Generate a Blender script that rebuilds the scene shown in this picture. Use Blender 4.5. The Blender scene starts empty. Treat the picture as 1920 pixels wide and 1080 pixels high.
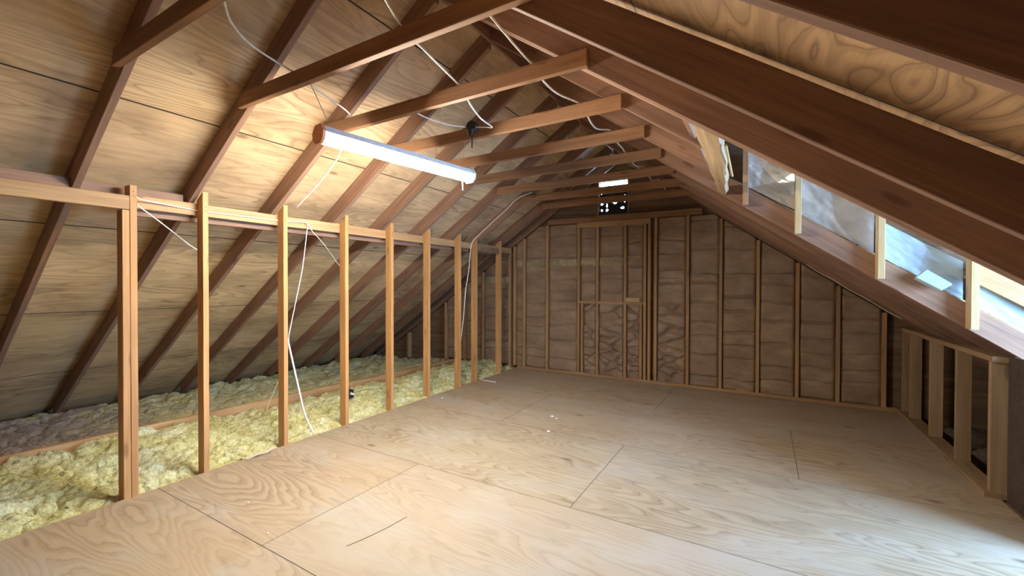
import bpy, bmesh, math, random, zlib
import numpy as np
from mathutils import Vector, Matrix

SC = bpy.context.scene
COL = SC.collection
rnd = random.Random(11)

# ------------------------------------------------------------------ camera
H = 1.42
cam_d = bpy.data.cameras.new('camera')
cam_d.sensor_width = 36.0
cam_d.lens = 801.0 / 1920.0 * 36.0
cam_d.clip_start = 0.02
cam_d.clip_end = 200
cam = bpy.data.objects.new('camera', cam_d)
COL.objects.link(cam)
cam_r = Vector((0.86123692, 0.50819771, 0.0024584))
cam_u = Vector((-0.00743019, 0.00775465, 0.99994233))
cam_w = Vector((-0.50814934, 0.86120552, -0.01045459))
M = Matrix.Identity(4)
for i in range(3):
    M[i][0], M[i][1], M[i][2] = cam_r[i], cam_u[i], -cam_w[i]
M[2][3] = H
cam.matrix_world = M
SC.camera = cam

# ------------------------------------------------------------------ light, exposure
SKY_STRENGTH = 44.0
LAMP_STRENGTH = 205.0
world = bpy.data.worlds.new('world')
SC.world = world
world.use_nodes = True
bg = world.node_tree.nodes['Background']
bg.inputs['Color'].default_value = (0.36, 0.62, 1.0, 1)
bg.inputs['Strength'].default_value = SKY_STRENGTH
SC.view_settings.view_transform = 'Standard'
SC.view_settings.look = 'None'
SC.view_settings.gamma = 1
SC.view_settings.use_curve_mapping = False
SC.view_settings.exposure = 0.42
SC.cycles.max_bounces = 10
SC.cycles.diffuse_bounces = 5
SC.cycles.use_denoising = True
SC.cycles.sample_clamp_indirect = 8
# the dormer window lets the sky in: a portal guides the sky light through it
WX, WY0, WY1, WZ0, WZ1 = 2.62, 2.36, 3.84, 0.55, 1.86
pl = bpy.data.lights.new('dormer_window_portal', 'AREA')
pl.shape = 'RECTANGLE'
pl.size = WZ1 - WZ0
pl.size_y = WY1 - WY0
pl.cycles.is_portal = True
po = bpy.data.objects.new('dormer_window_portal', pl)
COL.objects.link(po)
po.location = (WX + 0.03, (WY0 + WY1) / 2, (WZ0 + WZ1) / 2)
po.rotation_euler = (0, math.radians(90), 0)      # faces -X, into the dormer

# ------------------------------------------------------------------ node helpers
def new_mat(name):
    m = bpy.data.materials.new(name)
    m.use_nodes = True
    nt = m.node_tree
    return m, nt, nt.nodes['Principled BSDF']

def N(nt, kind, **kw):
    n = nt.nodes.new(kind)
    for k, v in kw.items():
        setattr(n, k, v)
    return n

def L(nt, a, b):
    nt.links.new(a, b)

def math_node(nt, op, a, b=None, clamp=False):
    n = N(nt, 'ShaderNodeMath', operation=op, use_clamp=clamp)
    for i, v in enumerate((a, b)):
        if v is None:
            continue
        if isinstance(v, (int, float)):
            n.inputs[i].default_value = v
        else:
            L(nt, v, n.inputs[i])
    return n.outputs[0]

def ramp(nt, fac, stops):
    r = N(nt, 'ShaderNodeValToRGB')
    el = r.color_ramp.elements
    while len(el) > 1:
        el.remove(el[-1])
    el[0].position = stops[0][0]
    el[0].color = (*stops[0][1], 1)
    for p, c in stops[1:]:
        e = el.new(p)
        e.color = (*c, 1)
    L(nt, fac, r.inputs[0])
    return r.outputs[0]

def mix(nt, fac, a, b, mode='MIX'):
    n = N(nt, 'ShaderNodeMix', data_type='RGBA', blend_type=mode)
    if isinstance(fac, (int, float)):
        n.inputs[0].default_value = fac
    else:
        L(nt, fac, n.inputs[0])
    for i, v in ((6, a), (7, b)):
        if isinstance(v, tuple):
            n.inputs[i].default_value = (*v, 1)
        else:
            L(nt, v, n.inputs[i])
    return n.outputs[2]

def noise(nt, vec, scale, detail=3.0, rough=0.5, w=None, dist=0.0):
    n = N(nt, 'ShaderNodeTexNoise', noise_dimensions='4D' if w is not None else '3D')
    n.inputs['Scale'].default_value = scale
    n.inputs['Detail'].default_value = detail
    n.inputs['Roughness'].default_value = rough
    n.inputs['Distortion'].default_value = dist
    L(nt, vec, n.inputs['Vector'])
    if w is not None:
        L(nt, w, n.inputs['W'])
    return n.outputs['Fac']

def mapping(nt, vec, scale=(1, 1, 1), loc=(0, 0, 0)):
    n = N(nt, 'ShaderNodeMapping')
    n.inputs['Scale'].default_value = scale
    n.inputs['Location'].default_value = loc
    L(nt, vec, n.inputs['Vector'])
    return n.outputs[0]

def bump(nt, height, strength, dist, bsdf):
    b = N(nt, 'ShaderNodeBump')
    b.inputs['Strength'].default_value = strength
    b.inputs['Distance'].default_value = dist
    L(nt, height, b.inputs['Height'])
    L(nt, b.outputs[0], bsdf.inputs['Normal'])

def mat_wood(name, light, dark, rough=0.62, vary=0.25):
    """Sawn lumber; the grain runs along the board's own X axis."""
    m, nt, bs = new_mat(name)
    tc = N(nt, 'ShaderNodeTexCoord').outputs['Object']
    oi = N(nt, 'ShaderNodeObjectInfo').outputs['Random']
    w = math_node(nt, 'MULTIPLY', oi, 57.0)
    g = noise(nt, mapping(nt, tc, (0.9, 16, 16)), 1.6, 4, 0.6, w, 0.35)
    fine = noise(nt, mapping(nt, tc, (2.5, 120, 120)), 1.3, 2, 0.5, w)
    patch = noise(nt, mapping(nt, tc, (1.6, 5, 5)), 1.0, 3, 0.55, w)
    f = math_node(nt, 'ADD', math_node(nt, 'MULTIPLY', g, 0.75), math_node(nt, 'MULTIPLY', fine, 0.25))
    col = ramp(nt, f, [(0.30, dark), (0.50, tuple((a + b) / 2 for a, b in zip(light, dark))), (0.68, light)])
    # scattered knots
    vo = N(nt, 'ShaderNodeTexVoronoi', voronoi_dimensions='4D')
    vo.inputs['Scale'].default_value = 1.0
    L(nt, mapping(nt, tc, (3.2, 13, 13)), vo.inputs['Vector'])
    L(nt, w, vo.inputs['W'])
    k = ramp(nt, vo.outputs['Distance'], [(0.0, (1, 1, 1)), (0.16, (0.7, 0.7, 0.7)), (0.24, (0, 0, 0))])
    col = mix(nt, math_node(nt, 'MULTIPLY', k, 0.65), col, tuple(c * 0.35 for c in dark))
    tone = ramp(nt, patch, [(0.3, (0.78, 0.76, 0.76)), (0.7, (1.12, 1.1, 1.05))])
    col = mix(nt, 0.8, col, tone, 'MULTIPLY')
    hv = N(nt, 'ShaderNodeHueSaturation')
    L(nt, col, hv.inputs['Color'])
    L(nt, math_node(nt, 'ADD', math_node(nt, 'MULTIPLY', oi, vary), 1.0 - vary / 2), hv.inputs['Value'])
    L(nt, hv.outputs[0], bs.inputs['Base Color'])
    bs.inputs['Roughness'].default_value = rough
    bs.inputs['Specular IOR Level'].default_value = 0.3
    bump(nt, f, 0.25, 0.004, bs)
    return m

def mat_ply(name, light, dark, loc, rings, contrast, tints, width=2.56, seam=0.0025, along=0.45, across=2.6, rough=0.55, stain=0.3, dust=None):
    """Rotary-cut plywood: contour-like grain along X, 2.44 x 1.22 sheets with open joints."""
    m, nt, bs = new_mat(name)
    tc = N(nt, 'ShaderNodeTexCoord').outputs['Object']
    v = mapping(nt, tc, (1, 1, 1), loc)
    br = N(nt, 'ShaderNodeTexBrick')
    br.offset = 0.5
    br.offset_frequency = 2
    L(nt, v, br.inputs['Vector'])
    br.inputs['Color1'].default_value = (0, 0, 0, 1)
    br.inputs['Color2'].default_value = (1, 1, 1, 1)
    br.inputs['Mortar'].default_value = (0.5, 0.5, 0.5, 1)
    br.inputs['Scale'].default_value = 1.0
    br.inputs['Mortar Size'].default_value = seam
    br.inputs['Mortar Smooth'].default_value = 0.3
    br.inputs['Bias'].default_value = 0.0
    br.inputs['Brick Width'].default_value = width
    br.inputs['Row Height'].default_value = 1.22
    sheet = N(nt, 'ShaderNodeSeparateColor')
    L(nt, br.outputs['Color'], sheet.inputs[0])
    sid = sheet.outputs[0]
    w = math_node(nt, 'MULTIPLY', sid, 23.0)
    n0 = noise(nt, mapping(nt, tc, (along, across, 1)), 1.0, 2.5, 0.42, w, 0.25)
    warp = noise(nt, mapping(nt, tc, (3.0, 9, 1)), 1.0, 2, 0.5, w)
    nn = math_node(nt, 'ADD', n0, math_node(nt, 'MULTIPLY', warp, 0.06))
    r = math_node(nt, 'FRACT', math_node(nt, 'MULTIPLY', nn, rings))
    fine = noise(nt, mapping(nt, tc, (4.0, 160, 1)), 1.0, 2, 0.5, w)
    mid = tuple((a * 0.6 + b * 0.4) for a, b in zip(light, dark))
    col = ramp(nt, r, [(0.0, light), (0.30, light), (0.50, mid), (0.72, mid), (0.80, dark), (0.88, mid), (1.0, light)])
    amp = noise(nt, mapping(nt, tc, (0.9, 1.6, 1)), 1.0, 2, 0.5, w)
    amp = ramp(nt, amp, [(0.35, (0.25, 0.25, 0.25)), (0.65, (1, 1, 1))])
    col = mix(nt, math_node(nt, 'MULTIPLY', amp, contrast), light, col)
    col = mix(nt, 0.22, col, ramp(nt, fine, [(0.3, (0.5, 0.5, 0.5)), (0.7, (1.1, 1.1, 1.1))]), 'MULTIPLY')
    t = ramp(nt, sid, tints)
    col = mix(nt, 1.0, col, t, 'MULTIPLY')
    # water marks and grime, patchy
    st = noise(nt, mapping(nt, tc, (0.8, 2.0, 1)), 1.3, 5, 0.62, None)
    st = ramp(nt, st, [(0.42, (0, 0, 0)), (0.72, (1, 1, 1))])
    col = mix(nt, math_node(nt, 'MULTIPLY', st, stain), col, tuple(c * 0.42 for c in dark))
    if dust:
        du = noise(nt, mapping(nt, tc, (1.0, 1.6, 1), (3.1, 7.7, 0)), 1.1, 6, 0.6)
        du = ramp(nt, du, [(0.48, (0, 0, 0)), (0.66, (1, 1, 1))])
        # the middle sheets of the near row are the dirtiest
        sx = N(nt, 'ShaderNodeSeparateXYZ')
        L(nt, tc, sx.inputs[0])
        reg = math_node(nt, 'MULTIPLY', math_node(nt, 'GREATER_THAN', sx.outputs[0], -2.33), math_node(nt, 'LESS_THAN', sx.outputs[1], 2.51))
        amt = math_node(nt, 'ADD', math_node(nt, 'MULTIPLY', du, 0.55), math_node(nt, 'MULTIPLY', reg, 0.22), True)
        col = mix(nt, amt, col, dust)
    # knots and football patches
    vo = N(nt, 'ShaderNodeTexVoronoi')
    vo.inputs['Scale'].default_value = 1.0
    L(nt, mapping(nt, tc, (1.15, 2.9, 1)), vo.inputs['Vector'])
    kn = ramp(nt, vo.outputs['Distance'], [(0.0, (1, 1, 1)), (0.035, (0.8, 0.8, 0.8)), (0.075, (0, 0, 0))])
    col = mix(nt, math_node(nt, 'MULTIPLY', kn, 0.7), col, tuple(c * 0.22 for c in dark))
    col = mix(nt, br.outputs['Fac'], col, (0.03, 0.02, 0.015))
    L(nt, col, bs.inputs['Base Color'])
    bs.inputs['Roughness'].default_value = rough
    bs.inputs['Specular IOR Level'].default_value = 0.35
    hgt = math_node(nt, 'SUBTRACT', math_node(nt, 'MULTIPLY', r, 0.3), br.outputs['Fac'])
    bump(nt, hgt, 0.12, 0.004, bs)
    return m

def mat_plain(name, color, rough=0.6, metal=0.0, emit=0.0, spec=0.5, mottled=0.12, scale=30):
    m, nt, bs = new_mat(name)
    tc = N(nt, 'ShaderNodeTexCoord').outputs['Object']
    n = noise(nt, tc, scale, 3, 0.55)
    a = tuple(c * (1 - mottled) for c in color)
    b = tuple(min(1, c * (1 + mottled)) for c in color)
    L(nt, ramp(nt, n, [(0.3, a), (0.7, b)]), bs.inputs['Base Color'])
    bs.inputs['Roughness'].default_value = rough
    bs.inputs['Metallic'].default_value = metal
    bs.inputs['Specular IOR Level'].default_value = spec
    if emit:
        bs.inputs['Emission Color'].default_value = (1.0, 0.935, 0.805, 1)
        bs.inputs['Emission Strength'].default_value = emit
    return m

def mat_wool(name, a, b, c, dusty=None):
    m, nt, bs = new_mat(name)
    tc = N(nt, 'ShaderNodeTexCoord').outputs['Object']
    big = noise(nt, tc, 2.6, 3, 0.6)
    med = noise(nt, tc, 34, 4, 0.65, None, 1.2)
    fib = noise(nt, tc, 130, 3, 0.7, None, 1.5)
    col = ramp(nt, big, [(0.32, a), (0.5, b), (0.66, c)])
    if dusty:
        sx = N(nt, 'ShaderNodeSeparateXYZ')
        L(nt, tc, sx.inputs[0])
        d = math_node(nt, 'ADD', math_node(nt, 'MULTIPLY', sx.outputs[1], -0.55), math_node(nt, 'MULTIPLY', big, 2.4))
        col = mix(nt, ramp(nt, math_node(nt, 'ADD', d, 0.35), [(0.2, (0, 0, 0)), (0.75, (1, 1, 1))]), col, dusty)
    col = mix(nt, 0.6, col, ramp(nt, med, [(0.36, (0.42, 0.37, 0.27)), (0.54, (1.0, 1.0, 1.0))]), 'MULTIPLY')  # crevice shade painted in: hollows of the wool coloured darker
    col = mix(nt, 0.3, col, ramp(nt, fib, [(0.3, (0.6, 0.6, 0.55)), (0.6, (1.0, 1.0, 1.0))]), 'MULTIPLY')
    L(nt, col, bs.inputs['Base Color'])
    bs.inputs['Roughness'].default_value = 0.95
    bs.inputs['Specular IOR Level'].default_value = 0.08
    h = math_node(nt, 'ADD', med, math_node(nt, 'MULTIPLY', fib, 0.5))
    bump(nt, h, 0.8, 0.015, bs)
    return m

def mat_kraft():
    m, nt, bs = new_mat('kraft_paper')
    tc = N(nt, 'ShaderNodeTexCoord').outputs['Object']
    oi = N(nt, 'ShaderNodeObjectInfo').outputs['Random']
    w = math_node(nt, 'MULTIPLY', oi, 31.0)
    big = noise(nt, mapping(nt, tc, (1.5, 1, 3)), 2.0, 4, 0.6, w)
    fine = noise(nt, mapping(nt, tc, (40, 1, 90)), 1.0, 3, 0.6, w)
    col = ramp(nt, big, [(0.3, (0.24, 0.157, 0.105)), (0.55, (0.35, 0.24, 0.16)), (0.75, (0.46, 0.35, 0.23))])
    col = mix(nt, 0.3, col, ramp(nt, fine, [(0.3, (0.7, 0.7, 0.7)), (0.7, (1.2, 1.2, 1.2))]), 'MULTIPLY')
    L(nt, col, bs.inputs['Base Color'])
    bs.inputs['Roughness'].default_value = 0.4
    bs.inputs['Specular IOR Level'].default_value = 0.35
    bump(nt, big, 0.15, 0.02, bs)
    return m

def mat_foil():
    m, nt, bs = new_mat('foil_facing')
    tc = N(nt, 'ShaderNodeTexCoord').outputs['Object']
    n = noise(nt, tc, 7, 4, 0.6)
    L(nt, ramp(nt, n, [(0.3, (0.62, 0.64, 0.66)), (0.7, (0.86, 0.87, 0.88))]), bs.inputs['Base Color'])
    bs.inputs['Metallic'].default_value = 0.75
    bs.inputs['Roughness'].default_value = 0.36
    bump(nt, noise(nt, tc, 24, 3, 0.6), 0.25, 0.01, bs)
    return m

FLOOR_M = mat_ply('floor_plywood', (0.475, 0.385, 0.275), (0.265, 0.185, 0.12), (2.33, -0.07, 0), 34, 0.95,
                  [(0.0, (0.95, 0.93, 0.95)), (0.4, (1.0, 0.94, 0.86)), (0.7, (0.92, 0.94, 0.95)), (1.0, (1.04, 0.98, 0.9))],
                  dust=(0.45, 0.415, 0.365), stain=0.16, rough=0.5)
ROOFL_M = mat_ply('roof_plywood', (0.74, 0.555, 0.33), (0.34, 0.205, 0.11), (-0.301, -0.42, 0), 22, 0.95,
                  [(0.0, (0.9, 0.82, 0.8)), (0.5, (1.0, 0.95, 0.86)), (1.0, (1.08, 1.0, 0.9))],
                  width=2.48, seam=0.006, along=0.45, across=3.4, stain=0.6, rough=0.6)
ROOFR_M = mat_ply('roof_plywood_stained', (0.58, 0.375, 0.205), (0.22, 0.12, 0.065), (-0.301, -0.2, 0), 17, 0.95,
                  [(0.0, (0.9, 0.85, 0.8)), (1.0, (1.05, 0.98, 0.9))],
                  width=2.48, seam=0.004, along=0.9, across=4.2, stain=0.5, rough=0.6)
RAFT_M = mat_wood('rafter_lumber', (0.37, 0.215, 0.14), (0.175, 0.098, 0.070), 0.65)
TIE_M = mat_wood('tie_lumber', (0.42, 0.225, 0.115), (0.20, 0.10, 0.052), 0.62)
STUD_M = mat_wood('stud_lumber', (0.66, 0.37, 0.155), (0.42, 0.205, 0.075), 0.55, 0.15)
PLATE_M = mat_wood('plate_lumber', (0.60, 0.38, 0.19), (0.36, 0.19, 0.085), 0.58)
GSTUD_M = mat_wood('gable_lumber', (0.56, 0.35, 0.185), (0.32, 0.185, 0.09), 0.6)
KSTUD_M = mat_wood('kneewall_lumber', (0.45, 0.31, 0.19), (0.27, 0.17, 0.095), 0.6)
NEW_M = mat_wood('new_lumber', (0.66, 0.49, 0.27), (0.48, 0.32, 0.15), 0.55, 0.1)
PALE_M = mat_wood('weathered_lumber', (0.58, 0.43, 0.27), (0.36, 0.25, 0.15), 0.7, 0.1)
OSB_M = mat_wood('old_sheathing', (0.30, 0.19, 0.11), (0.13, 0.08, 0.05), 0.75, 0.1)
WOOL_M = mat_wool('yellow_wool', (0.74, 0.68, 0.30), (0.84, 0.80, 0.42), (0.88, 0.88, 0.60))
WOOLD_M = mat_wool('dusty_wool', (0.70, 0.67, 0.36), (0.78, 0.76, 0.46), (0.82, 0.82, 0.60), (0.50, 0.43, 0.39))
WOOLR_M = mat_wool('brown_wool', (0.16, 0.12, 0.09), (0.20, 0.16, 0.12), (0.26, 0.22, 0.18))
KRAFT_M = mat_kraft()
GLASS_M = mat_wool('glass_wool', (0.40, 0.32, 0.19), (0.50, 0.41, 0.25), (0.60, 0.52, 0.32))
FOIL_M = mat_foil()
BLUE_M = mat_plain('pale_wrap', (0.42, 0.52, 0.58), 0.4, mottled=0.06, scale=6)
CABLE_M = mat_plain('cable_jacket', (0.80, 0.77, 0.70), 0.45)
WHITE_M = mat_plain('white_enamel', (0.82, 0.83, 0.83), 0.4)
ORANGE_M = mat_plain('orange_plastic', (0.92, 0.34, 0.13), 0.45)
BLACK_M = mat_plain('black_plastic', (0.018, 0.018, 0.02), 0.4)
STEEL_M = mat_plain('steel', (0.45, 0.45, 0.47), 0.35, 1.0)
NAIL_M = mat_plain('nail_steel', (0.10, 0.085, 0.08), 0.5, 0.6)
GLOW_M = mat_plain('lamp_diffuser', (0.9, 0.9, 0.9), 0.5, emit=LAMP_STRENGTH)
CHIP_M = mat_plain('white_chip', (0.85, 0.84, 0.80), 0.7)
DRY_M = mat_plain('gypsum_board', (0.55, 0.53, 0.50), 0.8)
DARK_M = mat_wood('panel_eave_shade', (0.10, 0.065, 0.055), (0.05, 0.032, 0.028), 0.8, 0.1)  # eave shade put into the colour of the added panel
CRACK_M = mat_plain('split_wood', (0.07, 0.04, 0.025), 0.9)

# ------------------------------------------------------------------ object helpers
def tag(o, label=None, cat=None, group=None, kind=None):
    if label: o['label'] = label
    if cat: o['category'] = cat
    if group: o['group'] = group
    if kind: o['kind'] = kind
    return o

def link_mesh(name, bm, mat, parent=None, matrix=None, smooth=False):
    me = bpy.data.meshes.new(name)
    bmesh.ops.recalc_face_normals(bm, faces=bm.faces)
    bm.to_mesh(me)
    bm.free()
    me.materials.append(mat)
    if smooth:
        for p in me.polygons:
            p.use_smooth = True
    o = bpy.data.objects.new(name, me)
    COL.objects.link(o)
    if matrix is not None:
        o.matrix_world = matrix
    if parent is not None:
        o.parent = parent
        o.matrix_parent_inverse = parent.matrix_world.inverted()
    return o

def frame(origin, xdir, ydir):
    x = Vector(xdir).normalized()
    y = Vector(ydir)
    y = (y - x * y.dot(x)).normalized()
    z = x.cross(y)
    m = Matrix.Identity(4)
    for i in range(3):
        m[i][0], m[i][1], m[i][2], m[i][3] = x[i], y[i], z[i], origin[i]
    return m

def board(name, p0, p1, ydir, w, t, mat, cut0=0.0, cut1=0.0, parent=None, wane=0.0012, bev=0.0025):
    """A sawn board from p0 to p1 (centre line). Width w lies along ydir, thickness t along the third axis.
    cut0/cut1 shear the ends: shift along the length per metre of width (mitred ends)."""
    p0, p1 = Vector(p0), Vector(p1)
    length = (p1 - p0).length
    m = frame((p0 + p1) / 2, p1 - p0, ydir)
    r = random.Random(zlib.crc32(('%s %.3f %.3f %.3f' % (name, p0.x, p0.y, p0.z)).encode()))
    bm = bmesh.new()
    n = max(2, int(length / 0.35))
    rings = []
    c = min(bev, t * 0.2)
    prof = [(-w/2 + c, -t/2), (w/2 - c, -t/2), (w/2, -t/2 + c), (w/2, t/2 - c), (w/2 - c, t/2), (-w/2 + c, t/2), (-w/2, t/2 - c), (-w/2, -t/2 + c)]
    for i in range(n + 1):
        u = i / n
        x = (u - 0.5) * length
        jy = r.uniform(-wane, wane) if 0 < i < n else 0
        jz = r.uniform(-wane, wane) * 0.6 if 0 < i < n else 0
        ring = []
        for (y, z) in prof:
            sh = cut0 * (1 - u) + cut1 * u
            ring.append(bm.verts.new((x + sh * y, y + jy, z + jz)))
        rings.append(ring)
    for a, b in zip(rings[:-1], rings[1:]):
        for k in range(8):
            bm.faces.new((a[k], a[(k + 1) % 8], b[(k + 1) % 8], b[k]))
    bm.faces.new(rings[0][::-1])
    bm.faces.new(rings[-1])
    return link_mesh(name, bm, mat, parent, m)

def add_box(bm, lo, hi):
    v = [bm.verts.new((x, y, z)) for x in (lo[0], hi[0]) for y in (lo[1], hi[1]) for z in (lo[2], hi[2])]
    for f in ((0, 1, 3, 2), (4, 6, 7, 5), (0, 4, 5, 1), (2, 3, 7, 6), (0, 2, 6, 4), (1, 5, 7, 3)):
        bm.faces.new([v[i] for i in f])

def boxes(name, lst, mat, parent=None, matrix=None):
    bm = bmesh.new()
    for lo, hi in lst:
        add_box(bm, lo, hi)
    return link_mesh(name, bm, mat, parent, matrix)

def tube(bm, pts, rad, seg=8):
    pts = [Vector(p) for p in pts]
    rings = []
    prev = None
    for i, p in enumerate(pts):
        d = (pts[min(i + 1, len(pts) - 1)] - pts[max(i - 1, 0)]).normalized()
        ref = prev if prev is not None else (Vector((0, 0, 1)) if abs(d.z) < 0.9 else Vector((1, 0, 0)))
        a = (ref - d * ref.dot(d)).normalized()
        prev = a
        b = d.cross(a)
        rings.append([bm.verts.new(p + (a * math.cos(2 * math.pi * k / seg) + b * math.sin(2 * math.pi * k / seg)) * rad) for k in range(seg)])
    for r0, r1 in zip(rings[:-1], rings[1:]):
        for k in range(seg):
            bm.faces.new((r0[k], r0[(k + 1) % seg], r1[(k + 1) % seg], r1[k]))
    bm.faces.new(rings[0][::-1])
    bm.faces.new(rings[-1])

def spline(pts, n=10):
    P = [Vector(p) for p in pts]
    P = [P[0] * 2 - P[1]] + P + [P[-1] * 2 - P[-2]]
    out = []
    for i in range(1, len(P) - 2):
        for k in range(n):
            t = k / n
            a, b, c, d = P[i - 1], P[i], P[i + 1], P[i + 2]
            out.append(0.5 * ((2 * b) + (c - a) * t + (2 * a - 5 * b + 4 * c - d) * t * t + (3 * b - a - 3 * c + d) * t ** 3))
    out.append(P[-2])
    return out

def cable(name, pts, rad, label, mat=None, group=None, cat='cable'):
    bm = bmesh.new()
    tube(bm, spline(pts), rad, 7)
    o = link_mesh(name, bm, mat or CABLE_M, smooth=True)
    tag(o, label, cat, group)
    return o

def grid_mesh(name, X, Y, Z, mat, smooth=True, parent=None):
    """A surface from three 2-D arrays of world coordinates."""
    ny, nx = X.shape
    co = np.stack([X, Y, Z], -1).reshape(-1, 3)
    me = bpy.data.meshes.new(name)
    idx = np.arange(ny * nx).reshape(ny, nx)
    q = np.stack([idx[:-1, :-1], idx[:-1, 1:], idx[1:, 1:], idx[1:, :-1]], -1).reshape(-1, 4)
    me.from_pydata(co.tolist(), [], q.tolist())
    me.materials.append(mat)
    if smooth:
        me.polygons.foreach_set('use_smooth', np.ones(len(q), dtype=bool))
    me.update()
    o = bpy.data.objects.new(name, me)
    COL.objects.link(o)
    if parent is not None:
        o.parent = parent
    return o

def vnoise(x, y, seed):
    """Smooth value noise on arrays."""
    xi, yi = np.floor(x).astype(np.int64), np.floor(y).astype(np.int64)
    fx, fy = x - xi, y - yi
    fx, fy = fx * fx * (3 - 2 * fx), fy * fy * (3 - 2 * fy)
    def h(a, b):
        n = (a * 374761393 + b * 668265263 + seed * 974711) & 0xffffffff
        n = ((n ^ (n >> 13)) * 1274126177) & 0xffffffff
        return ((n ^ (n >> 16)) & 0xffff) / 65535.0
    return (h(xi, yi) * (1 - fx) + h(xi + 1, yi) * fx) * (1 - fy) + (h(xi, yi + 1) * (1 - fx) + h(xi + 1, yi + 1) * fx) * fy

def fbm(x, y, seed, octaves=3):
    s, a, t = 0, 1.0, 0
    for k in range(octaves):
        s = s + a * vnoise(x * 2 ** k, y * 2 ** k, seed + k)
        t += a
        a *= 0.5
    return s / t

# ------------------------------------------------------------------ roof planes
XL = -3.589                       # inner face of the left knee wall
ML, MR = 0.656, 0.707
YG = 6.25                         # front face of the gable framing
RIDGE = -1.835
def zl(x): return 2.0976 + ML * (x - XL)          # underside of the left rafters
def zr(x): return H + MR * (0.75 - x)             # underside of the right rafters
DEEP = 0.14                                       # rafter depth (2x6)
cl = math.cos(math.atan(ML)); sl = math.sin(math.atan(ML))
cr = math.cos(math.atan(MR)); sr = math.sin(math.atan(MR))
VL, VR = DEEP / cl, DEEP / cr                     # vertical depth of the rafters
RY = [0.94 + 0.62 * k for k in range(9)]          # far face of each rafter pair
YB, YF = -0.9, 6.42                               # near end pulled in to cut bounce light; far end

# ------------------------------------------------------------------ the setting
floor = boxes('floor', [((-3.60, YB, -0.03), (1.36, YG + 0.09, 0.0))], FLOOR_M)
tag(floor, kind='structure')
bm = bmesh.new()
tube(bm, [(-1.93, 1.52, 0.0), (-1.905, 1.60, 0.0005), (-1.875, 1.74, 0.0005), (-1.86, 1.90, 0.0)], 0.0022, 5)
link_mesh('crack', bm, CRACK_M, floor)

tag(boxes('floor_subfloor', [((-7.4, YB - 0.1, -0.42), (3.7, YF + 0.1, -0.38))], OSB_M), kind='structure')
tag(boxes('floor_joist_rim', [((-3.595, YB, -0.38), (-3.56, YF, -0.03)), ((1.32, YB, -0.38), (1.36, YF, -0.03))], OSB_M), kind='structure')
tag(boxes('floor_eave_right', [((1.36, YB, -0.20), (3.6, 2.2, -0.16)), ((1.36, 2.2, -0.05), (WX + .05, 4.06, -0.01)), ((1.36, 4.06, -0.20), (3.6, YF, -0.16))], OSB_M), kind='structure')

# left roof slope: plywood laid along the ridge
mL = frame((XL, 0, zl(XL) + VL), (0, 1, 0), (cl, 0, sl))
tag(boxes('ceiling_left', [((YB, -4.75, -0.016), (YF, (RIDGE - XL) / cl + 0.12, 0.0))], ROOFL_M, None, mL), kind='structure')
# right roof slope, open at the dormer
XO = -0.26
mR = frame((0.75, 0, zr(0.75) + VR), (0, 1, 0), (-cr, 0, sr))
def sR(x): return (0.75 - x) / cr
tag(boxes('ceiling_right', [((YB, sR(3.3), 0.0), (2.225, sR(RIDGE) + 0.1, 0.016)),
                            ((4.05, sR(3.3), 0.0), (YF, sR(RIDGE) + 0.1, 0.016)),
                            ((2.225, sR(XO), 0.0), (4.05, sR(RIDGE) + 0.1, 0.016))], ROOFR_M, None, mR), kind='structure')

# gable wall sheathing with the vent hole
V0, V1, VZ0, VZ1 = -2.19, -1.75, 2.47, 3.02
yg0, yg1 = YG + 0.095, YG + 0.125
tag(boxes('wall_back', [((-7.4, yg0, -0.42), (V0, yg1, 3.7)), ((V1, yg0, -0.42), (3.6, yg1, 3.7)),
                        ((V0, yg0, -0.42), (V1, yg1, VZ0)), ((V0, yg0, VZ1), (V1, yg1, 3.7))], OSB_M), kind='structure')
tag(boxes('wall_front', [((-7.4, YB - 0.03, -0.42), (3.6, YB, 3.7))], OSB_M), kind='structure')  # unseen wall set close behind the camera to keep near rafter faces dark
tag(boxes('wall_right', [((3.2, YB, -0.42), (3.23, 2.2, 0.6)), ((3.2, 4.05, -0.42), (3.23, YF, 0.6))], OSB_M), kind='structure')
tag(boxes('wall_left', [((-7.3, YB, -0.42), (-7.27, YF, 0.0))], OSB_M), kind='structure')

# the dormer beyond the right slope
def zd(x): return 2.66 - 0.17 * (x + 0.35)        # underside of its roof
bm = bmesh.new()
def prism(bm, poly, y0, y1):
    a = [bm.verts.new((x, y0, z)) for x, z in poly]
    b = [bm.verts.new((x, y1, z)) for x, z in poly]
    bm.faces.new(a); bm.faces.new(b[::-1])
    for i in range(len(poly)):
        j = (i + 1) % len(poly)
        bm.faces.new((a[i], b[i], b[j], a[j]))
prism(bm, [(-0.42, zd(-0.42)), (WX + 0.1, zd(WX + 0.1)), (WX + 0.1, zd(WX + 0.1) + 0.03), (-0.42, zd(-0.42) + 0.03)], 2.14, 4.16)
tag(link_mesh('ceiling_dormer', bm, ROOFR_M), kind='structure')
def above_roof(y0, y1, name, mat):
    bm = bmesh.new()
    prism(bm, [(-0.42, zr(-0.42) + VR + 0.02), (WX + 0.05, zr(WX + 0.05) + VR + 0.02), (WX + 0.05, zd(WX + 0.05)), (-0.42, zd(-0.42))], y0, y1)
    tag(link_mesh(name, bm, mat), kind='structure')
above_roof(4.11, 4.14, 'wall_dormer_far', OSB_M)
above_roof(2.195, 2.215, 'wall_dormer_near', OSB_M)
tag(boxes('wall_dormer_inner', [((-0.40, 2.18, zr(-0.40) + VR), (-0.37, 4.12, zd(-0.40)))], OSB_M), kind='structure')
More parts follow.
